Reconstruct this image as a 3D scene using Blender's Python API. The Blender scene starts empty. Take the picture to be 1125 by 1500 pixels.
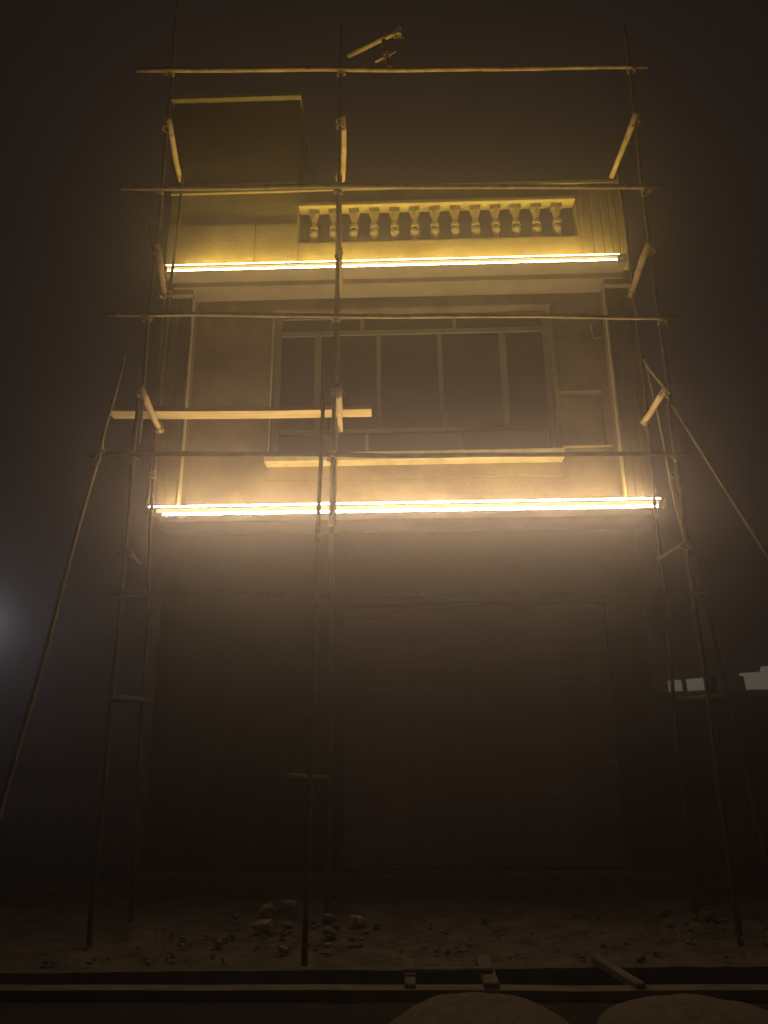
import bpy, bmesh, math, random
from mathutils import Vector, Matrix, noise

random.seed(7)
S = bpy.context.scene
COL = S.collection
PI = math.pi
R = math.radians

# ------------------------------------------------------------------ camera
cam_data = bpy.data.cameras.new("camera")
cam = bpy.data.objects.new("camera", cam_data)
COL.objects.link(cam)
S.camera = cam
PITCH, ROLL = R(16.9), R(0.5)
fw = Vector((0, math.cos(PITCH), math.sin(PITCH)))
rt = Vector((1, 0, 0))
up = rt.cross(fw)
rt2 = rt * math.cos(ROLL) - up * math.sin(ROLL)
up2 = up * math.cos(ROLL) + rt * math.sin(ROLL)
m = Matrix((rt2, up2, -fw)).transposed().to_4x4()
m.translation = Vector((0, 0, 1.6))
cam.matrix_world = m
cam_data.sensor_fit = 'VERTICAL'
cam_data.sensor_height = 36.0
cam_data.lens = 27.12
cam_data.clip_end = 600
S.render.resolution_x, S.render.resolution_y = 768, 1024

# ------------------------------------------------------------------ world: night sky over a town
world = bpy.data.worlds.new("World")
S.world = world
world.use_nodes = True
wn = world.node_tree
wn.nodes['Background'].inputs[0].default_value = (1.0, 0.80, 0.88, 1)
wn.nodes['Background'].inputs[1].default_value = 0.0058

S.view_settings.view_transform = 'Standard'
S.view_settings.look = 'None'
S.view_settings.exposure = 0
S.view_settings.gamma = 1
S.view_settings.use_curve_mapping = False
S.cycles.max_bounces = 6
S.cycles.diffuse_bounces = 3
S.cycles.glossy_bounces = 2
S.cycles.volume_bounces = 1
S.cycles.sample_clamp_indirect = 4
S.cycles.use_denoising = True

LED_LOWER = 130.0
LED_UPPER = 62.0
LENS_VEIL = 0.028

# ------------------------------------------------------------------ materials
def new_mat(name):
    mt = bpy.data.materials.new(name)
    mt.use_nodes = True
    return mt, mt.node_tree, mt.node_tree.nodes['Principled BSDF']

def rough_mat(name, c1, c2, scale=4.0, rough=.85, bump=.3, bscale=40.0, stretch=(1, 1, 1), spots=None, metallic=0, lacun=None):
    mt, nt, b = new_mat(name)
    tc = nt.nodes.new('ShaderNodeTexCoord')
    mp = nt.nodes.new('ShaderNodeMapping'); mp.inputs['Scale'].default_value = stretch
    nt.links.new(tc.outputs['Object'], mp.inputs[0])
    n1 = nt.nodes.new('ShaderNodeTexNoise'); n1.inputs['Scale'].default_value = scale
    n1.inputs['Detail'].default_value = 8; n1.inputs['Roughness'].default_value = .65
    nt.links.new(mp.outputs[0], n1.inputs['Vector'])
    cr = nt.nodes.new('ShaderNodeValToRGB')
    cr.color_ramp.elements[0].position = .35; cr.color_ramp.elements[1].position = .68
    cr.color_ramp.elements[0].color = (*c1, 1); cr.color_ramp.elements[1].color = (*c2, 1)
    nt.links.new(n1.outputs['Fac'], cr.inputs[0])
    out = cr.outputs[0]
    if spots:
        n3 = nt.nodes.new('ShaderNodeTexNoise'); n3.inputs['Scale'].default_value = spots[0]
        n3.inputs['Detail'].default_value = 5
        nt.links.new(mp.outputs[0], n3.inputs['Vector'])
        r3 = nt.nodes.new('ShaderNodeValToRGB')
        r3.color_ramp.elements[0].position = spots[1]; r3.color_ramp.elements[1].position = spots[1] + .22
        nt.links.new(n3.outputs['Fac'], r3.inputs[0])
        mx = nt.nodes.new('ShaderNodeMix'); mx.data_type = 'RGBA'
        nt.links.new(r3.outputs[0], mx.inputs[0]); nt.links.new(out, mx.inputs[6])
        mx.inputs[7].default_value = (*spots[2], 1)
        out = mx.outputs[2]
    nt.links.new(out, b.inputs['Base Color'])
    b.inputs['Roughness'].default_value = rough
    b.inputs['Metallic'].default_value = metallic
    b.inputs['Specular IOR Level'].default_value = .25
    n2 = nt.nodes.new('ShaderNodeTexNoise'); n2.inputs['Scale'].default_value = bscale
    n2.inputs['Detail'].default_value = 6
    nt.links.new(mp.outputs[0], n2.inputs['Vector'])
    bp = nt.nodes.new('ShaderNodeBump'); bp.inputs['Strength'].default_value = bump; bp.inputs['Distance'].default_value = .02
    nt.links.new(n2.outputs['Fac'], bp.inputs['Height'])
    nt.links.new(bp.outputs[0], b.inputs['Normal'])
    return mt

def light_mat(name, color, strength, one_side=False):
    mt, nt, b = new_mat(name)
    b.inputs['Base Color'].default_value = (.8, .8, .8, 1)
    b.inputs['Emission Color'].default_value = (*color, 1)
    b.inputs['Emission Strength'].default_value = strength
    if one_side:
        g = nt.nodes.new('ShaderNodeNewGeometry'); mu = nt.nodes.new('ShaderNodeMath'); mu.operation = 'MULTIPLY_ADD'
        mu.inputs[1].default_value = -strength; mu.inputs[2].default_value = strength
        nt.links.new(g.outputs['Backfacing'], mu.inputs[0]); nt.links.new(mu.outputs[0], b.inputs['Emission Strength'])
        mt.cycles.emission_sampling = 'FRONT'
    return mt

M_PLASTER = rough_mat('cement_plaster', (.21, .17, .14), (.34, .285, .23), 1.7, .9, .35, 26, spots=(1.6, .50, (.16, .13, .105)))
M_TRIM = rough_mat('smooth_cement_trim', (.34, .29, .23), (.46, .40, .32), 3, .85, .2, 60)
M_SILL_LIT_EDGE = rough_mat('pale_sill_and_lit_edge', (.50, .44, .34), (.8, .72, .58), 4, .6, .1, 60)  # window sill, and added strips that paint bright lit edges
M_GROUNDFLOOR = rough_mat('raw_render_and_dim_stair', (.07, .058, .05), (.11, .092, .08), 2.2, .95, .4, 22)
M_SHUTTER = rough_mat('shutter_steel', (.34, .28, .24), (.44, .37, .31), 1.2, .6, .1, 30)
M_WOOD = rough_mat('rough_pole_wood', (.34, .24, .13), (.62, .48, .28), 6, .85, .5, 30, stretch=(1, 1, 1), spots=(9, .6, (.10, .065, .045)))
M_DARKWOOD = rough_mat('old_and_shaded_pole_wood', (.07, .05, .035), (.20, .145, .095), 6, .85, .5, 30, spots=(9, .6, (.30, .22, .14)))  # older wood, its dark tone also carries shade on unlit poles
M_PLANK = rough_mat('sawn_plank', (.42, .30, .14), (.68, .52, .28), 5, .8, .4, 50, stretch=(.35, 3, 3), spots=(4, .55, (.34, .27, .18)))
M_ROPE = rough_mat('jute_rope', (.30, .24, .15), (.5, .42, .28), 30, .95, .6, 120)
M_ALU = rough_mat('window_aluminium', (.24, .215, .19), (.32, .29, .26), 3, .5, .05, 20)
M_DARKIN = rough_mat('dim_interior', (.05, .045, .04), (.08, .07, .06), 2, .95, .1, 10)
M_SOIL = rough_mat('dry_soil', (.10, .08, .068), (.28, .22, .18), 3.5, 1, .8, 30, spots=(14, .6, (.16, .125, .10)))
M_ROAD = rough_mat('old_asphalt', (.025, .022, .02), (.05, .043, .038), 5, .95, .5, 60)
M_KERB = rough_mat('worn_kerb_cement', (.16, .135, .10), (.30, .25, .19), 5, .9, .5, 30)
M_DRAIN = rough_mat('damp_drain_cement', (.03, .026, .022), (.06, .05, .042), 6, .9, .4, 30)
M_SAND = rough_mat('loose_sand', (.20, .155, .12), (.34, .27, .21), 22, 1, 1, 90)
M_BRICKBIT = rough_mat('broken_plaster', (.55, .44, .26), (.8, .68, .45), 10, .95, .5, 50)
M_STONE = rough_mat('grey_rubble', (.22, .18, .145), (.42, .35, .28), 12, .95, .5, 50)
M_DARKWALL = rough_mat('dark_far_wall', (.03, .027, .025), (.05, .045, .04), 2, .95, .2, 20)
M_LAMPMETAL = rough_mat('lamp_metal', (.05, .05, .05), (.08, .08, .08), 5, .6, .1, 30)
M_LED_LOW = light_mat('warm_led_lower', (1.0, .75, .43), LED_LOWER, True)
M_LED_UP = light_mat('warm_led_upper', (1.0, .74, .26), LED_UPPER, True)
M_WASH_LOW = light_mat('warm_wash_lower', (1.0, .70, .20), LED_LOWER * 0.5, True)
M_WASH_UP = light_mat('warm_wash_upper', (1.0, .70, .09), LED_UPPER * 2.3, True)
M_BAND_GLOW = light_mat('fascia_band_glow', (1.0, .80, .34), .85, True)  # glow that fills the lit fascia between tapes, not a lamp
M_STREET = light_mat('cool_street_light', (.86, .97, 1.0), 6)
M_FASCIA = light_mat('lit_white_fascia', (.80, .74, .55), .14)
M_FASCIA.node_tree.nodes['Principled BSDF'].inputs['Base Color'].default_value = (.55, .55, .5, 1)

def glass_mat():
    mt, nt, b = new_mat('dusty_window_glass')
    b.inputs['Base Color'].default_value = (.022, .02, .022, 1)
    b.inputs['Roughness'].default_value = .18
    b.inputs['Specular IOR Level'].default_value = .6
    return mt
M_GLASS = glass_mat()

# ------------------------------------------------------------------ helpers
def tag(o, label=None, cat=None, group=None, kind=None):
    for k, v in (('label', label), ('category', cat), ('group', group), ('kind', kind)):
        if v: o[k] = v
    return o

def empty(name, loc=(0, 0, 0), rz=0.0):
    o = bpy.data.objects.new(name, None)
    o.location = loc; o.rotation_euler = (0, 0, rz)
    o.empty_display_size = .3
    COL.objects.link(o)
    return o

def link(name, bm, mat, parent=None, smooth=False):
    me = bpy.data.meshes.new(name)
    bmesh.ops.recalc_face_normals(bm, faces=bm.faces)
    bm.to_mesh(me); bm.free()
    if smooth:
        for p in me.polygons: p.use_smooth = True
    me.materials.append(mat)
    o = bpy.data.objects.new(name, me)
    COL.objects.link(o)
    if parent: o.parent = parent
    return o

def box(bm, x0, x1, y0, y1, z0, z1):
    v = [bm.verts.new(p) for p in ((x0, y0, z0), (x1, y0, z0), (x1, y1, z0), (x0, y1, z0),
                                   (x0, y0, z1), (x1, y0, z1), (x1, y1, z1), (x0, y1, z1))]
    for f in ((0, 3, 2, 1), (4, 5, 6, 7), (0, 1, 5, 4), (1, 2, 6, 5), (2, 3, 7, 6), (3, 0, 4, 7)):
        bm.faces.new([v[i] for i in f])
    return v

def box_obj(name, mat, parent, *dims, bevel=.006, rough=0.0):
    bm = bmesh.new(); box(bm, *dims)
    if bevel: bmesh.ops.bevel(bm, geom=list(bm.edges), offset=bevel, segments=1, affect='EDGES')
    return link(name, bm, mat, parent)

def tube(bm, p0, p1, r0, r1, seg=9, step=.22, wob=.012, knob=.12, seed=0.0):
    p0, p1 = Vector(p0), Vector(p1)
    d = p1 - p0; L = d.length; d.normalize()
    a = d.orthogonal().normalized(); b = d.cross(a)
    n = max(2, int(L / step))
    rings = []
    for i in range(n + 1):
        t = i / n
        w = noise.noise_vector(Vector((t * L * .8, seed, seed * 1.7))) * wob * min(1, 4 * t, 4 * (1 - t) + .0)
        c = p0 + d * (L * t) + a * w.x + b * w.y
        r = (r0 * (1 - t) + r1 * t) * (1 + knob * noise.noise(Vector((t * L * 3.1, seed * 3, 9))))
        ring = []
        for k in range(seg):
            th = 2 * PI * k / seg
            rr = r * (1 + .06 * noise.noise(Vector((t * L * 5, k, seed))))
            ring.append(bm.verts.new(c + a * math.cos(th) * rr + b * math.sin(th) * rr))
        rings.append(ring)
    for i in range(n):
        for k in range(seg):
            bm.faces.new((rings[i][k], rings[i][(k + 1) % seg], rings[i + 1][(k + 1) % seg], rings[i + 1][k]))
    bm.faces.new(rings[0][::-1]); bm.faces.new(rings[-1])

def wall_with_hole(name, mat, parent, x0, x1, y0, y1, z0, z1, holes):
    """a slab of wall cut by rectangular holes (hx0,hx1,hz0,hz1)"""
    xs = sorted({x0, x1, *[h[0] for h in holes], *[h[1] for h in holes]})
    zs = sorted({z0, z1, *[h[2] for h in holes], *[h[3] for h in holes]})
    bm = bmesh.new()
    vs = {}
    def V(i, j, k):
        key = (i, j, k)
        if key not in vs: vs[key] = bm.verts.new((xs[i], y0 if j == 0 else y1, zs[k]))
        return vs[key]
    def solid(i, k):
        if i < 0 or k < 0 or i >= len(xs) - 1 or k >= len(zs) - 1: return False
        cx, cz = (xs[i] + xs[i + 1]) / 2, (zs[k] + zs[k + 1]) / 2
        return not any(h[0] < cx < h[1] and h[2] < cz < h[3] for h in holes)
    for i in range(len(xs) - 1):
        for k in range(len(zs) - 1):
            if not solid(i, k): continue
            bm.faces.new((V(i, 0, k), V(i + 1, 0, k), V(i + 1, 0, k + 1), V(i, 0, k + 1)))
            bm.faces.new((V(i, 1, k), V(i, 1, k + 1), V(i + 1, 1, k + 1), V(i + 1, 1, k)))
            if not solid(i - 1, k): bm.faces.new((V(i, 0, k), V(i, 0, k + 1), V(i, 1, k + 1), V(i, 1, k)))
            if not solid(i + 1, k): bm.faces.new((V(i + 1, 0, k), V(i + 1, 1, k), V(i + 1, 1, k + 1), V(i + 1, 0, k + 1)))
            if not solid(i, k - 1): bm.faces.new((V(i, 0, k), V(i, 1, k), V(i + 1, 1, k), V(i + 1, 0, k)))
            if not solid(i, k + 1): bm.faces.new((V(i, 0, k + 1), V(i + 1, 0, k + 1), V(i + 1, 1, k + 1), V(i, 1, k + 1)))
    return link(name, bm, mat, parent)

def stone_bm(bm, c, r, seed, flat=.7):
    res = bmesh.ops.create_icosphere(bm, subdivisions=1, radius=1)
    rot = Matrix.Rotation(seed * 7.3, 3, Vector((noise.noise(Vector((seed, 1, 2))), .4, 1)).normalized())
    for v in res['verts']:
        k = 1 + .35 * noise.noise(v.co * 1.6 + Vector((seed * 3.1, seed, 0)))
        q = v.co * k
        mx = max(abs(q.x), abs(q.y), abs(q.z))
        q = q.lerp(q / mx * .8, .5)
        q = rot @ Vector((q.x * 1.25, q.y * .9, q.z * flat))
        v.co = Vector(c) + q * r

# ------------------------------------------------------------------ ground, drain, road
def sheet(name, mat, x0, x1, y0, y1, z, slope=0.0, nx=1):
    bm = bmesh.new()
    v = [bm.verts.new((x0, y0 - x0 * slope, z)), bm.verts.new((x1, y0 - x1 * slope, z)),
         bm.verts.new((x1, y1, z)), bm.verts.new((x0, y1, z))]
    bm.faces.new(v)
    return tag(link(name, bm, mat), kind='structure')

sheet('ground', M_SOIL, -115, 115, -115, 115, -.50)
# front yard of soil and rubble, raised a little against the house
bm = bmesh.new()
NX, NY = 150, 60
grid = []
for j in range(NY + 1):
    row = []
    y = 6.52 + (j / NY) ** 1.3 * 3.0
    for i in range(NX + 1):
        x = -9 + 18 * i / NX
        z = .045 * noise.noise(Vector((x * 1.3, y * 1.3, 0))) + .03 * noise.noise(Vector((x * 5, y * 5, 3))) + .012 * noise.noise(Vector((x * 16, y * 16, 5)))
        z *= min(1, (y - 6.5) * 3 + .1)
        z += .10 * max(0, min(1, (y - 7.6) / 1.4))
        row.append(bm.verts.new((x, y, z)))
    grid.append(row)
for j in range(NY):
    for i in range(NX):
        bm.faces.new((grid[j][i], grid[j][i + 1], grid[j + 1][i + 1], grid[j + 1][i]))
# skirt down into the drain
for i in range(NX):
    a, b = grid[0][i], grid[0][i + 1]
    c = bm.verts.new((b.co.x, 6.52, -.4)); d = bm.verts.new((a.co.x, 6.52, -.4))
    bm.faces.new((d, c, b, a))
tag(link('rubble_yard', bm, M_SOIL), kind='structure')
for (x0, x1) in ((-115, -9.0), (9.0, 115)):
    sheet('side_ground', M_SOIL, x0, x1, 6.52, 115, 0.0)
sheet('rear_ground', M_SOIL, -9.0, 9.0, 9.52, 115, .08)
sheet('drain_floor', M_DRAIN, -115, 115, 5.95, 6.56, -.34)

KS = .030   # the kerb runs slightly askew
def kerb_y(x): return 5.965 - KS * x
bm = bmesh.new()
kprev = None
for i in range(241):
    x = -30 + i * .25
    w = .012 * noise.noise(Vector((x * 2.1, 0, 0)))
    y0 = kerb_y(x) - .065 + w; y1 = kerb_y(x) + .065 + w * .4
    zt = .03 + .014 * noise.noise(Vector((x * 1.1, 4, 0)))
    q = [bm.verts.new((x, y0, -.05)), bm.verts.new((x, y0, zt)), bm.verts.new((x, y1, zt)), bm.verts.new((x, y1, -.4))]
    if kprev:
        for k in range(3): bm.faces.new((kprev[k], q[k], q[k + 1], kprev[k + 1]))
    kprev = q
tag(link('kerb', bm, M_KERB), kind='structure')
bm = bmesh.new()
v = [bm.verts.new(p) for p in ((-115, -115, -.035), (115, -115, -.035), (115, kerb_y(115) - .0, -.035), (-115, kerb_y(-115) - .0, -.035))]
bm.faces.new(v)
tag(link('road', bm, M_ROAD), kind='structure')

# gravel nobody could count
bm = bmesh.new()
for i in range(2600):
    x = random.uniform(-6, 6.5); y = 6.6 + random.random() ** 1.2 * 2.3
    if noise.noise(Vector((x * .9, y * 1.6, 11))) < random.uniform(-.35, .45): continue
    r = .006 + .022 * random.random() ** 2.5
    stone_bm(bm, (x, y, r * .3 + .03 + .10 * max(0, min(1, (y - 7.6) / 1.4))), r, i * .37)
tag(link('gravel', bm, M_STONE), label='loose grey gravel and crumbs of mortar over the yard soil', kind='stuff')

# ------------------------------------------------------------------ the house
TH = R(-1.55)
house = tag(empty('house', (0, 8.35, 0), TH), 'narrow three storey plastered house with two glowing warm light cornices', 'house')
H = house
DEP = 9.0
# ground floor
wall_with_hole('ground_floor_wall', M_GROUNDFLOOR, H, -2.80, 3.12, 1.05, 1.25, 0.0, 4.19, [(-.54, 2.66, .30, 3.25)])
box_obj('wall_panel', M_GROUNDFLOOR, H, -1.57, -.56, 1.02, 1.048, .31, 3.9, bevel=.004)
box_obj('door_step', M_KERB, H, -2.75, 3.1, .62, 1.046, 0, .27, bevel=.015)
sh = empty('roller_shutter'); sh.parent = H
def slat_mesh():
    bm = bmesh.new()
    prof = [(0, 0), (-.005, .012), (-.008, .035), (-.005, .058), (0, .068)]
    a = [bm.verts.new((-.535, 1.13 + p[0], p[1])) for p in prof]
    b = [bm.verts.new((2.655, 1.13 + p[0], p[1])) for p in prof]
    for k in range(4): bm.faces.new((a[k], b[k], b[k + 1], a[k + 1]))
    return bm
first = None
for k in range(42):
    if first is None:
        first = link('slat', slat_mesh(), M_SHUTTER, sh); o = first
    else:
        o = first.copy(); COL.objects.link(o); o.parent = sh
    o.location = (0, 0, .31 + k * .07)
box_obj('bottom_rail', M_SHUTTER, sh, -.535, 2.655, 1.10, 1.14, .272, .312, bevel=.004)
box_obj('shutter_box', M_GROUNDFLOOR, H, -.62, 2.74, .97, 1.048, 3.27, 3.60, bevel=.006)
# side and rear shell
box_obj('side_wall', M_PLASTER, H, -2.80, -2.62, 1.252, DEP, 0, 8.75, bevel=0)
box_obj('side_wall', M_PLASTER, H, 2.94, 3.12, 1.252, DEP, 0, 8.75, bevel=0)
box_obj('rear_wall', M_PLASTER, H, -2.618, 2.938, DEP - .2, DEP, 0, 8.75, bevel=0)
box_obj('floor_slab', M_DARKIN, H, -2.618, 2.938, 1.252, DEP - .2, 4.25, 4.40, bevel=0)
box_obj('roof', M_PLASTER, H, -2.618, 2.938, .56, DEP - .2, 7.55, 7.70, bevel=0)
box_obj('inner_wall', M_DARKIN, H, -2.616, 2.936, 3.6, 3.7, 4.41, 7.54, bevel=0)

# lower lit cornice
box_obj('cornice_lip', M_TRIM, H, -2.70, 3.13, 0, .32, 4.132, 4.25, bevel=.006)
box_obj('cornice_slab', M_TRIM, H, -2.80, 3.12, .322, 1.25, 4.192, 4.27, bevel=0)
box_obj('cornice_beam', M_TRIM, H, -2.56, 3.02, .04, .60, 4.06, 4.129, bevel=.006)
box_obj('end_cap', M_TRIM, H, 3.132, 3.17, -.03, .05, 4.13, 4.25, bevel=.004)
# upper lit cornice
box_obj('cornice_lip', M_TRIM, H, -2.74, 3.05, 0, .24, 7.335, 7.445, bevel=.006)
box_obj('cornice_slab', M_TRIM, H, -2.70, 3.05, .242, .60, 7.27, 7.44, bevel=.006)
box_obj('cornice_slab', M_TRIM, H, -2.618, 2.938, .602, 1.0, 7.27, 7.44, bevel=0)

def led(x0, x1, y, z, mat, w=.022, tilt=45, name='light_strip'):
    """LED tape: a lit face w tall on a thin backing, facing the street and tilted up by `tilt` degrees"""
    a = R(tilt)
    up_ = Vector((0, math.sin(a), math.cos(a))); nrm = Vector((0, -math.cos(a), math.sin(a)))
    holder = bmesh.new(); face = bmesh.new()
    def q(bm, x, u, n): return bm.verts.new(Vector((x, y, z)) + up_ * u + nrm * n)
    c = [(-w * .62, 0), (w * .62, 0), (w * .62, -.008), (-w * .62, -.008)]
    A = [q(holder, x0 - .01, u, n) for u, n in c]; B = [q(holder, x1 + .01, u, n) for u, n in c]
    for k in range(4): holder.faces.new((A[k], B[k], B[(k + 1) % 4], A[(k + 1) % 4]))
    holder.faces.new(A[::-1]); holder.faces.new(B)
    ho = link(name, holder, M_TRIM, H)
    v = [q(face, x0, -w / 2, .002), q(face, x1, -w / 2, .002), q(face, x1, w / 2, .002), q(face, x0, w / 2, .002)]
    face.faces.new(v)
    me = bpy.data.meshes.new('lit_tape'); face.normal_update()
    if face.faces[:][0].normal.dot(nrm) < 0: face.faces[:][0].normal_flip()
    face.to_mesh(me); face.free(); me.materials.append(mat)
    o = bpy.data.objects.new('lit_tape', me); COL.objects.link(o); o.parent = ho
    return ho
led(-2.68, 3.10, -.022, 4.236, M_LED_LOW, .024, 38)
led(-2.52, 3.07, -.014, 4.148, M_LED_LOW, .024, -8)
led(-2.60, 3.085, -.006, 4.192, M_BAND_GLOW, .045, 0)  # added glowing face for the fascia lit between the tapes
led(-2.66, 3.06, .16, 4.290, M_WASH_LOW, .03, 118)
led(-2.72, 2.95, -.020, 7.430, M_LED_UP, .024, 40)
led(-2.70, 2.92, -.014, 7.356, M_LED_UP, .022, 10)
led(-2.71, 2.935, -.006, 7.393, M_BAND_GLOW, .036, 0)  # same added glow on the upper fascia
led(-2.62, 3.00, .20, 7.470, M_WASH_UP, .03, 128)

# first floor: pilasters, recessed wall, window
def pilaster(x0, x1, flutes):
    p = box_obj('pilaster', M_PLASTER, H, x0, x1, .39, 1.04, 4.272, 7.268, bevel=.006)
    for (a, b) in flutes:
        box_obj('flute', M_PLASTER, p, a, b, .368, .388, 4.274, 7.19, bevel=.004)
    box_obj('capital', M_TRIM, p, x0 - .03, x1 + .01, .27, .366, 7.19, 7.262, bevel=.006)
pilaster(-2.86, -2.46, [(-2.86, -2.765), (-2.745, -2.63), (-2.60, -2.50)])
pilaster(2.835, 3.20, [(2.865, 2.95), (2.965, 3.05), (3.065, 3.12)])
box_obj('painted_lit_edge', M_SILL_LIT_EDGE, H, -2.466, -2.444, .325, .386, 4.274, 7.19, bevel=.003)  # added strip, its pale colour paints the brightly lit return edge
box_obj('painted_lit_edge', M_SILL_LIT_EDGE, H, 2.817, 2.842, .325, .386, 4.274, 7.19, bevel=.003)
box_obj('painted_lit_edge', M_SILL_LIT_EDGE, H, -1.452, -1.436, .545, .568, 5.03, 7.10, bevel=.002)  # same painted lit edge beside the window
wall_with_hole('first_floor_wall', M_PLASTER, H, -2.458, 2.833, .57, .86, 4.272, 7.268,
               [(-1.44, 2.17, 5.03, 7.10), (2.21, 2.74, 5.12, 5.85)])
box_obj('niche_back', M_PLASTER, H, 2.15, 2.80, .66, .70, 5.06, 5.90, bevel=0)
box_obj('niche_shelf', M_TRIM, H, 2.19, 2.80, .53, .655, 5.095, 5.118, bevel=.003)
box_obj('niche_lintel', M_TRIM, H, 2.19, 2.72, .560, .66, 5.852, 5.862, bevel=.001)
box_obj('apron', M_PLASTER, H, -1.44, 2.15, .552, .569, 4.73, 4.905, bevel=.004)
box_obj('lintel_band', M_PLASTER, H, -1.50, 2.24, .552, .569, 7.105, 7.20, bevel=.004)
box_obj('window_jamb', M_PLASTER, H, 2.172, 2.205, .545, .569, 4.91, 7.1, bevel=.004)
sill = box_obj('window_sill', M_SILL_LIT_EDGE, H, -1.46, 2.17, .36, .68, 4.905, 5.018, bevel=.008)
# wall bracket with a cable hook
bm = bmesh.new()
tube(bm, (2.68, .55, 6.78), (2.69, .55, 6.58), .010, .010, wob=0)
tube(bm, (2.69, .55, 6.58), (2.79, .52, 6.585), .010, .009, wob=0)
link('cable_hook', bm, M_ROPE, H)

win = empty('window'); win.parent = H
WY0, WY1 = .705, .755
def wbar(x0, x1, z0, z1, name='window_bar', y0=WY0, y1=WY1):
    return box_obj(name, M_ALU, win, x0, x1, y0, y1, z0, z1, bevel=.004)
wbar(-1.438, -1.35, 5.032, 7.098, 'window_frame'); wbar(2.08, 2.168, 5.032, 7.098, 'window_frame')
wbar(-1.348, 2.078, 5.032, 5.085, 'window_frame'); wbar(-1.348, 2.078, 7.05, 7.098, 'window_frame')
wbar(-1.348, 2.078, 6.80, 6.87); wbar(-1.348, 2.078, 5.40, 5.46)
MX = [-.87, -.07, .73, 1.55]
for i, x in enumerate(MX):
    w = .045 if i in (0, 3) else .03
    wbar(x - w, x + w, 5.462, 6.798)
for x in (-.29, .93): wbar(x - .022, x + .022, 6.872, 7.048)
for x in (-.23, .96): wbar(x - .022, x + .022, 5.087, 5.398)
def panes(xs, z0, z1):
    for a, b in zip(xs[:-1], xs[1:]):
        bm = bmesh.new(); box(bm, a, b, .728, .734, z0, z1)
        link('pane', bm, M_GLASS, win)
        # thin sash rails round each pane
panes([-1.352, -.90, ], 5.458, 6.802); panes([-.84, -.095], 5.458, 6.802); panes([-.045, .705], 5.458, 6.802)
panes([.755, 1.51], 5.458, 6.802); panes([1.59, 2.082], 5.458, 6.802)
panes([-1.352, -.31], 6.868, 7.052); panes([-.27, .91], 6.868, 7.052); panes([.95, 2.082], 6.868, 7.052)
panes([-1.352, -.25], 5.083, 5.402); panes([-.21, .94], 5.083, 5.402); panes([.98, 2.082], 5.083, 5.402)

# second floor front with balustrade opening
wall_with_hole('parapet_wall', M_PLASTER, H, -2.86, 3.18, .37, .55, 7.446, 8.80, [(-1.125, 2.575, 7.99, 8.61)])
box_obj('parapet_coping', M_TRIM, H, -2.88, 3.20, .34, .58, 8.802, 8.86, bevel=.006)
box_obj('wall_plinth', M_PLASTER, H, -2.86, -1.69, .335, .368, 7.448, 8.29, bevel=.004)
box_obj('wall_plinth', M_PLASTER, H, -1.682, -1.127, .340, .368, 7.448, 8.28, bevel=.004)
for (a, b) in ((2.63, 2.755), (2.77, 2.885), (2.90, 3.0), (3.015, 3.09), (3.105, 3.18)):
    box_obj('flute', M_PLASTER, H, a, b, .348, .368, 7.448, 8.79, bevel=.004)
box_obj('hand_rail', M_TRIM, H, -1.123, 2.573, .335, .52, 8.548, 8.605, bevel=.006)
box_obj('bottom_rail', M_TRIM, H, -1.123, 2.573, .385, .52, 7.992, 8.02, bevel=.004)
def baluster_bm():
    bm = bmesh.new()
    prof = [(.062, 0), (.062, .05), (.044, .06), (.054, .10), (.066, .145), (.062, .18), (.046, .215), (.040, .225),
            (.058, .232), (.058, .275), (.036, .283), (.034, .32), (.044, .37), (.058, .43), (.064, .46), (.064, .525)]
    seg = 12; rings = []
    for r, z in prof:
        rings.append([bm.verts.new((r * math.cos(2 * PI * k / seg), r * math.sin(2 * PI * k / seg), z)) for k in range(seg)])
    for i in range(len(rings) - 1):
        for k in range(seg):
            bm.faces.new((rings[i][k], rings[i][(k + 1) % seg], rings[i + 1][(k + 1) % seg], rings[i + 1][k]))
    bm.faces.new(rings[0][::-1]); bm.faces.new(rings[-1])
    box(bm, -.068, .068, -.062, .062, .455, .5265)
    return bm
b0 = None
for k in range(13):
    x = -.92 + k * .2708
    if b0 is None:
        b0 = link('baluster', baluster_bm(), M_PLASTER, H); o = b0
    else:
        o = b0.copy(); COL.objects.link(o); o.parent = H
    o.location = (x, .455, 8.021); o.rotation_euler = (0, 0, random.uniform(-.1, .1))
# stair head room on the roof, left
box_obj('stair_room', M_GROUNDFLOOR, H, -2.92, -1.15, .372, 3.2, 8.862, 10.37, bevel=.006)  # darker render paints in the weak light on this block
box_obj('stair_room_coping', M_TRIM, H, -2.97, -1.13, .30, 3.25, 10.372, 10.45, bevel=.008)
box_obj('string_course', M_TRIM, H, -2.92, -1.15, .352, .370, 8.93, 8.96, bevel=.003)

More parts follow.
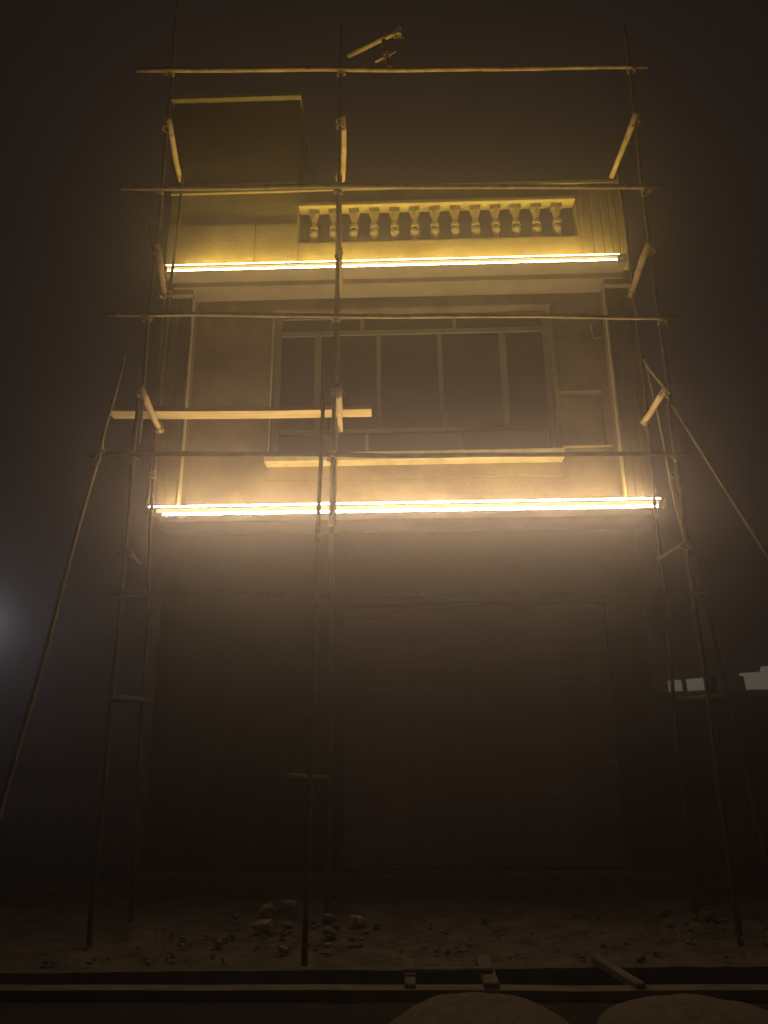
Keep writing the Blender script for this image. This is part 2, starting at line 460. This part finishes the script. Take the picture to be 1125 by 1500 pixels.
# ------------------------------------------------------------------ scaffold of lashed wooden poles
sc = tag(empty('scaffold', (0, 7.3, 0)), 'tall scaffold of thin rough wooden poles lashed in front of the house', 'scaffolding')
def spole(name, p0, p1, r, r1=None):
    bm = bmesh.new()
    o0 = Vector((0, 7.3, 0))
    k_ = .70 if name in ('upright_pole', 'brace_pole') else .92
    tube(bm, Vector(p0) - o0, Vector(p1) - o0, r * k_, (r1 or r * .85) * k_, wob=.03, seed=random.uniform(0, 50))
    dark = name == 'upright_pole' or (p0[2] < 4.5 and p1[2] < 4.5)  # dark wood also paints the low poles as unlit silhouettes
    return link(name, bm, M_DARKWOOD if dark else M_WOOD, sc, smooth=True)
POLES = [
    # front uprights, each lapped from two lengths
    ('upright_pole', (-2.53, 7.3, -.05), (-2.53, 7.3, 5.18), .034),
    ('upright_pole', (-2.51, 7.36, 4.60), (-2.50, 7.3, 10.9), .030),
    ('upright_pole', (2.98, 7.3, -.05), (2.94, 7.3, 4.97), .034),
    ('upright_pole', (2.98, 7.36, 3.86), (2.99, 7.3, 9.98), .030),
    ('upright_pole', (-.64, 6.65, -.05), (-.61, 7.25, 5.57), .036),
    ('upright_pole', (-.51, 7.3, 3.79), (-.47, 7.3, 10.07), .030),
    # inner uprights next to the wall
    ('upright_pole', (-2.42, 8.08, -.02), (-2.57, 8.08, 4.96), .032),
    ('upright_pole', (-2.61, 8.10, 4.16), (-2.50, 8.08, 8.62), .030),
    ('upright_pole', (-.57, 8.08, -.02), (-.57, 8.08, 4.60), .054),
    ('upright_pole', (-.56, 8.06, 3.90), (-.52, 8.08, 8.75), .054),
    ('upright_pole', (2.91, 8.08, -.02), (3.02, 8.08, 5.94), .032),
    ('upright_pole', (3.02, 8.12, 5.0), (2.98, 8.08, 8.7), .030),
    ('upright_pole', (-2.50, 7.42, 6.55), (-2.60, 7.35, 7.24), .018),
    # ledgers
    ('ledger_pole', (-2.89, 7.23, 9.31), (3.17, 7.23, 9.29), .034),
    ('ledger_pole', (-2.93, 7.23, 7.63), (3.15, 7.23, 7.58), .030),
    ('ledger_pole', (-2.94, 7.23, 6.02), (3.14, 7.23, 5.92), .028),
    ('ledger_pole', (-2.95, 7.23, 4.43), (3.09, 7.23, 4.37), .028),
    ('ledger_pole', (-2.60, 7.23, 3.02), (3.05, 7.23, 2.96), .028),
    # transoms running back to the wall
    ('transom_pole', (-2.44, 7.15, 8.52), (-2.55, 8.15, 8.51), .040),
    ('transom_pole', (-2.43, 7.15, 6.80), (-2.62, 8.15, 6.83), .040),
    ('transom_pole', (-2.47, 7.15, 5.12), (-2.54, 8.17, 5.08), .040),
    ('transom_pole', (-2.47, 7.15, 3.43), (-2.66, 8.15, 3.53), .034),
    ('transom_pole', (-2.48, 7.15, 2.03), (-2.40, 8.17, 2.06), .034),
    ('transom_pole', (-.44, 7.15, 8.53), (-.49, 8.17, 8.50), .040),
    ('transom_pole', (-.46, 7.15, 6.76), (-.49, 8.15, 6.80), .038),
    ('transom_pole', (-.45, 7.15, 5.12), (-.49, 8.15, 5.06), .038),
    ('transom_pole', (2.94, 7.15, 8.54), (2.93, 8.15, 8.50), .040),
    ('transom_pole', (2.90, 7.15, 6.79), (3.00, 8.17, 6.79), .040),
    ('transom_pole', (2.89, 7.15, 5.08), (2.98, 8.17, 5.13), .042),
    ('transom_pole', (2.90, 7.15, 3.45), (2.98, 8.15, 3.51), .034),
    ('transom_pole', (3.01, 7.15, 2.01), (3.00, 8.15, 2.03), .030),
    ('transom_pole', (-.86, 7.02, 1.36), (-.55, 8.17, 1.31), .028),
    # raking braces
    ('brace_pole', (-2.84, 7.2, 4.34), (-2.72, 7.3, 5.57), .026),
    ('brace_pole', (-3.42, 6.92, -.05), (-2.84, 7.25, 4.56), .034),
    ('brace_pole', (2.94, 7.26, 5.10), (2.98, 7.92, 5.80), .028),
    ('brace_pole', (4.9, 6.7, -.05), (2.99, 7.3, 4.95), .034),
    ('brace_pole', (2.99, 7.4, 3.45), (2.99, 7.9, 5.76), .022),
    ('brace_pole', (3.26, 7.03, -.05), (2.95, 7.45, 4.25), .030),
    # odd ends tied on at the top
    ('top_pole', (-.42, 8.02, 10.36), (.25, 7.5, 10.18), .036),
    ('top_pole', (.11, 7.22, 9.30), (.05, 7.62, 10.16), .036),
    ('top_pole', (-.06, 7.32, 9.50), (.19, 7.30, 9.64), .018),
]
for p in POLES: spole(*p)

def lashing_bm():
    bm = bmesh.new()
    for q in range(4):
        rr = .040 + .005 * math.sin(q * 2.1)
        zc = -.03 + q * .02
        tilt = .5 if q % 2 else -.5
        pts = []
        for k in range(13):
            th = 2 * PI * k / 12
            pts.append(Vector((rr * math.cos(th), rr * math.sin(th), zc + tilt * rr * math.sin(th + q))))
        for a, b in zip(pts[:-1], pts[1:]):
            tube(bm, a, b, .0085, .0085, seg=5, step=1, wob=0, knob=0)
    tube(bm, (.05, -.02, 0), (.075, -.05, -.07), .006, .004, seg=4, step=.04, wob=.01)
    tube(bm, (.05, -.02, .0), (.02, -.075, -.06), .006, .004, seg=4, step=.04, wob=.01)
    return bm
LASH = [(-2.49, 7.28, 8.50), (-2.46, 7.28, 6.82), (-2.50, 7.26, 5.12), (-2.50, 7.28, 3.43), (-.46, 7.27, 8.52), (-.47, 7.27, 6.76),
        (-.48, 7.27, 5.12), (2.97, 7.28, 8.53), (2.95, 7.28, 6.79), (2.92, 7.28, 5.08), (2.94, 7.28, 3.45),
        (-2.50, 7.27, 9.31), (2.99, 7.27, 9.29), (-.47, 7.27, 9.30), (-2.50, 7.27, 7.62), (2.99, 7.27, 7.58), (-.49, 7.27, 7.61),
        (-2.51, 7.27, 6.01), (2.99, 7.27, 5.92), (-.49, 7.27, 5.97), (-2.52, 7.27, 4.42), (2.95, 7.27, 4.37), (-.52, 7.26, 4.40),
        (-2.57, 8.10, 6.82), (-2.55, 8.10, 5.08), (3.0, 8.10, 6.79), (2.99, 8.10, 5.12), (-.52, 8.10, 5.06), (-.53, 8.10, 8.49),
        (-2.84, 7.23, 4.45), (2.95, 7.40, 4.18), (.22, 7.52, 10.18), (.08, 7.3, 9.58), (-.55, 8.08, 4.25), (-2.58, 8.09, 4.5)]
l0 = None
for p in LASH:
    if l0 is None:
        l0 = link('rope_lashing', lashing_bm(), M_ROPE, sc); o = l0
    else:
        o = l0.copy(); COL.objects.link(o); o.parent = sc
    o.location = (p[0], p[1] - 7.3, p[2])
    o.rotation_euler = (random.uniform(-.4, .4), random.uniform(-.4, .4), random.uniform(0, 6))
    s = random.uniform(.85, 1.15); o.scale = (s, s, s)

# walking plank on the transoms
bm = bmesh.new()
n = 14
prev = None
for i in range(n + 1):
    t = i / n
    x = -3.04 + 2.91 * t
    sag = -.012 * math.sin(PI * t) + .004 * noise.noise(Vector((x * 2, 0, 0)))
    w = .105 + .004 * noise.noise(Vector((x * 3, 5, 0)))
    z = 5.165 + sag
    q = [bm.verts.new((x, 7.92 - w, z)), bm.verts.new((x, 7.92 + w, z)), bm.verts.new((x, 7.92 + w, z + .04)), bm.verts.new((x, 7.92 - w, z + .04))]
    if prev:
        for k in range(4): bm.faces.new((prev[k], prev[(k + 1) % 4], q[(k + 1) % 4], q[k]))
    else: bm.faces.new(q)
    prev = q
bm.faces.new(prev[::-1])
tag(link('plank', bm, M_PLANK), 'long pale wooden plank laid across the scaffold in front of the window', 'plank')

# ------------------------------------------------------------------ drain bridge pieces, sand heaps, rubble
def slab(name, label, cat, p0, p1, w, z, th, mat=M_KERB, group=None):
    p0, p1 = Vector((*p0, 0)), Vector((*p1, 0))
    d = (p1 - p0); L = d.length; ang = math.atan2(d.y, d.x)
    bm = bmesh.new(); box(bm, 0, L, -w / 2, w / 2, -th, 0)
    bmesh.ops.bevel(bm, geom=list(bm.edges), offset=.008, segments=1, affect='EDGES')
    o = link(name, bm, mat); o.location = (p0.x, p0.y, z); o.rotation_euler = (0, 0, ang)
    return tag(o, label, cat, group)
slab('drain_beam', 'short pale concrete strip crossing the drain, leftmost of three', 'concrete strip', (.15, 5.93), (.17, 6.60), .075, .06, .06)
slab('drain_beam', 'wider pale concrete strip crossing the drain, middle of three', 'concrete strip', (.70, 5.90), (.72, 6.62), .105, .07, .07)
slab('drain_beam', 'slanting concrete strip crossing the drain at right', 'concrete strip', (1.70, 5.88), (1.58, 6.62), .07, .065, .06)
slab('drain_bar', 'thin bar lying along the drain between two concrete strips', 'bar', (.12, 6.14), (.74, 6.14), .05, .105, .03)

def heap(label, cx, cy, rx, ry, h, seed):
    bm = bmesh.new()
    rings = []
    nr, ns = 26, 96
    top = bm.verts.new((0, 0, h))
    for i in range(1, nr + 1):
        t = i / nr
        ring = []
        for k in range(ns):
            th = 2 * PI * k / ns
            e = 1 + .10 * noise.noise(Vector((math.cos(th) * 1.5, math.sin(th) * 1.5, seed)))
            z = h * (1 - t ** 4) ** 1.3 + (.03 * noise.noise(Vector((math.cos(th) * t * 4, math.sin(th) * t * 4, seed)))
                 + .014 * noise.noise(Vector((math.cos(th) * t * 13, math.sin(th) * t * 13, seed)))) * (1 - t)
            ring.append(bm.verts.new((rx * t * e * math.cos(th), ry * t * e * math.sin(th), z - .004 * t)))
        rings.append(ring)
    for k in range(ns): bm.faces.new((top, rings[0][k], rings[0][(k + 1) % ns]))
    for i in range(nr - 1):
        for k in range(ns):
            bm.faces.new((rings[i][k], rings[i + 1][k], rings[i + 1][(k + 1) % ns], rings[i][(k + 1) % ns]))
    o = link('sand_heap', bm, M_SAND, smooth=True)
    o.location = (cx, cy, -.035)
    tag(o, label, 'sand heap')
heap('low rounded sand heap at the road edge below the two concrete strips', .55, 5.22, .62, .66, .15, 1)
heap('low flat sand heap at the road edge in the bottom right corner', 1.86, 5.22, .66, .66, .12, 5)

def gz(x, y): return .03 + .10 * max(0, min(1, (y - 7.6) / 1.4))
BITS = [(-1.17, 8.22, .075, 'pale broken plaster lump at the left end of the rubble'), (-.98, 8.45, .07, 'pale lump of plaster topmost in the left rubble cluster'),
        (-1.12, 7.72, .085, 'slanting pale broken brick low in the left rubble cluster'), (-.90, 7.75, .06, 'dull brown chunk just left of the leaning pole foot'),
        (-.76, 9.0, .045, 'small lone chunk by the door step behind the leaning pole'), (-.55, 8.0, .06, 'narrow upright chunk just right of the leaning pole'),
        (-.50, 7.5, .065, 'grey brown chunk right of the leaning pole near the drain'), (-.27, 7.85, .08, 'bright pale block lying alone right of the leaning pole'),
        (-.30, 7.3, .04, 'small greyish bit in front of the lone pale block'), (-.84, 6.95, .05, 'greenish grey bit close to the drain edge'),
        (2.62, 8.1, .06, 'dull chunk in the rubble at far right'), (2.95, 7.9, .075, 'larger dull chunk in the rubble at far right'),
        (.9, 7.9, .05, 'small dull chunk on the soil right of centre')]
for i, (x, y, r, lb) in enumerate(BITS):
    bm = bmesh.new(); stone_bm(bm, (0, 0, 0), r, i * 1.31 + .4, .65)
    o = link('rubble_chunk', bm, M_BRICKBIT if i in (0, 1, 2, 7) else M_STONE)
    o.location = (x, y, gz(x, y) + r * .35)
    tag(o, lb, 'rubble', 'broken chunks on the yard soil')
for i in range(34):
    a = random.random()
    x = random.gauss(-.7, .42) if a < .6 else random.uniform(2.3, 3.6)
    y = random.uniform(7.0, 8.5)
    bm = bmesh.new(); r = random.uniform(.022, .045); stone_bm(bm, (0, 0, 0), r, i * 2.31 + 9, .65)
    o = link('rubble_chunk', bm, M_STONE)
    o.location = (x, y, gz(x, y) + r * .3)
    side = x < 1
    tag(o, 'small grey crumb of rubble around the foot of the leaning pole' if side else 'small grey crumb of rubble on the soil at far right',
        'rubble', 'small crumbs by the leaning pole' if side else 'small crumbs at far right')

# ------------------------------------------------------------------ street lamp, left
lamp = tag(empty('street_lamp', (-13.6, 25, 0)), 'tall street lamp with a cold white light at the left edge', 'street lamp')
bm = bmesh.new(); tube(bm, (0, 0, -.3), (0, 0, 5.9), .08, .05, wob=0, knob=0, step=1); link('lamp_post', bm, M_LAMPMETAL, lamp, True)
bm = bmesh.new(); tube(bm, (0, 0, 5.85), (.72, 0, 5.98), .03, .025, wob=0, knob=0, step=.3); link('lamp_arm', bm, M_LAMPMETAL, lamp, True)
bm = bmesh.new(); box(bm, .55, 1.15, -.16, .16, 5.93, 6.03); link('lamp_head', bm, M_LAMPMETAL, lamp)
bm = bmesh.new(); bmesh.ops.create_uvsphere(bm, u_segments=16, v_segments=10, radius=.5)
for v in bm.verts: v.co = Vector((v.co.x * .9 + .36, v.co.y * .5, v.co.z * 1.0 + 5.50))
link('lamp_lens', bm, M_STREET, lamp, True)

# ------------------------------------------------------------------ low building far right with lit fascia pieces
nb = tag(empty('low_building', (11.0, 22.4, 0)), 'low dark building far right with pale lit fascia panels', 'building')
def nbox(name, mat, *d): return box_obj(name, mat, nb, *d, bevel=.01)
nbox('wall', M_DARKWALL, -3.3, 5.0, 0, 6, -.3, 2.95)
nbox('roof', M_DARKWALL, -3.4, 5.1, -.38, 6.1, 2.86, 2.985)
def fascia(pts):
    bm = bmesh.new()
    f = [bm.verts.new((x - 11.0, -.40, z)) for x, z in pts]; g = [bm.verts.new((x - 11.0, -.36, z)) for x, z in pts]
    bm.faces.new(f); bm.faces.new(g[::-1])
    for k in range(len(pts)): bm.faces.new((f[k], f[(k + 1) % len(pts)], g[(k + 1) % len(pts)], g[k]))
    link('fascia_panel', bm, M_FASCIA, nb)
fascia([(7.90, 2.99), (8.27, 3.01), (8.25, 3.31), (7.89, 3.29)])
fascia([(8.39, 3.01), (8.99, 3.03), (8.95, 3.37), (8.35, 3.32)])
fascia([(10.05, 3.03), (11.9, 3.03), (11.9, 3.70), (10.55, 3.66), (10.51, 3.51), (9.92, 3.48), (9.90, 3.42), (10.03, 3.38)])
nbox('post', M_DARKWALL, -2.70, -2.64, -.5, -.42, -.3, 3.3)
nbox('post', M_DARKWALL, -1.95, -1.80, -.5, -.42, -.3, 3.4)

# ------------------------------------------------------------------ even haze volume, added to stand in for lens veil and bloom
bm = bmesh.new(); box(bm, -120, 120, -120, 120, -1.5, 14)
hz = bpy.data.materials.new('lens_veil_haze'); hz.use_nodes = True
hn = hz.node_tree
for nd in list(hn.nodes): hn.nodes.remove(nd)
out = hn.nodes.new('ShaderNodeOutputMaterial')
pv = hn.nodes.new('ShaderNodeVolumePrincipled')
pv.inputs['Color'].default_value = (.90, .80, .86, 1)
pv.inputs['Density'].default_value = LENS_VEIL
pv.inputs['Anisotropy'].default_value = 0.87
hn.links.new(pv.outputs[0], out.inputs['Volume'])
tag(link('veil_haze', bm, hz), kind='stuff')
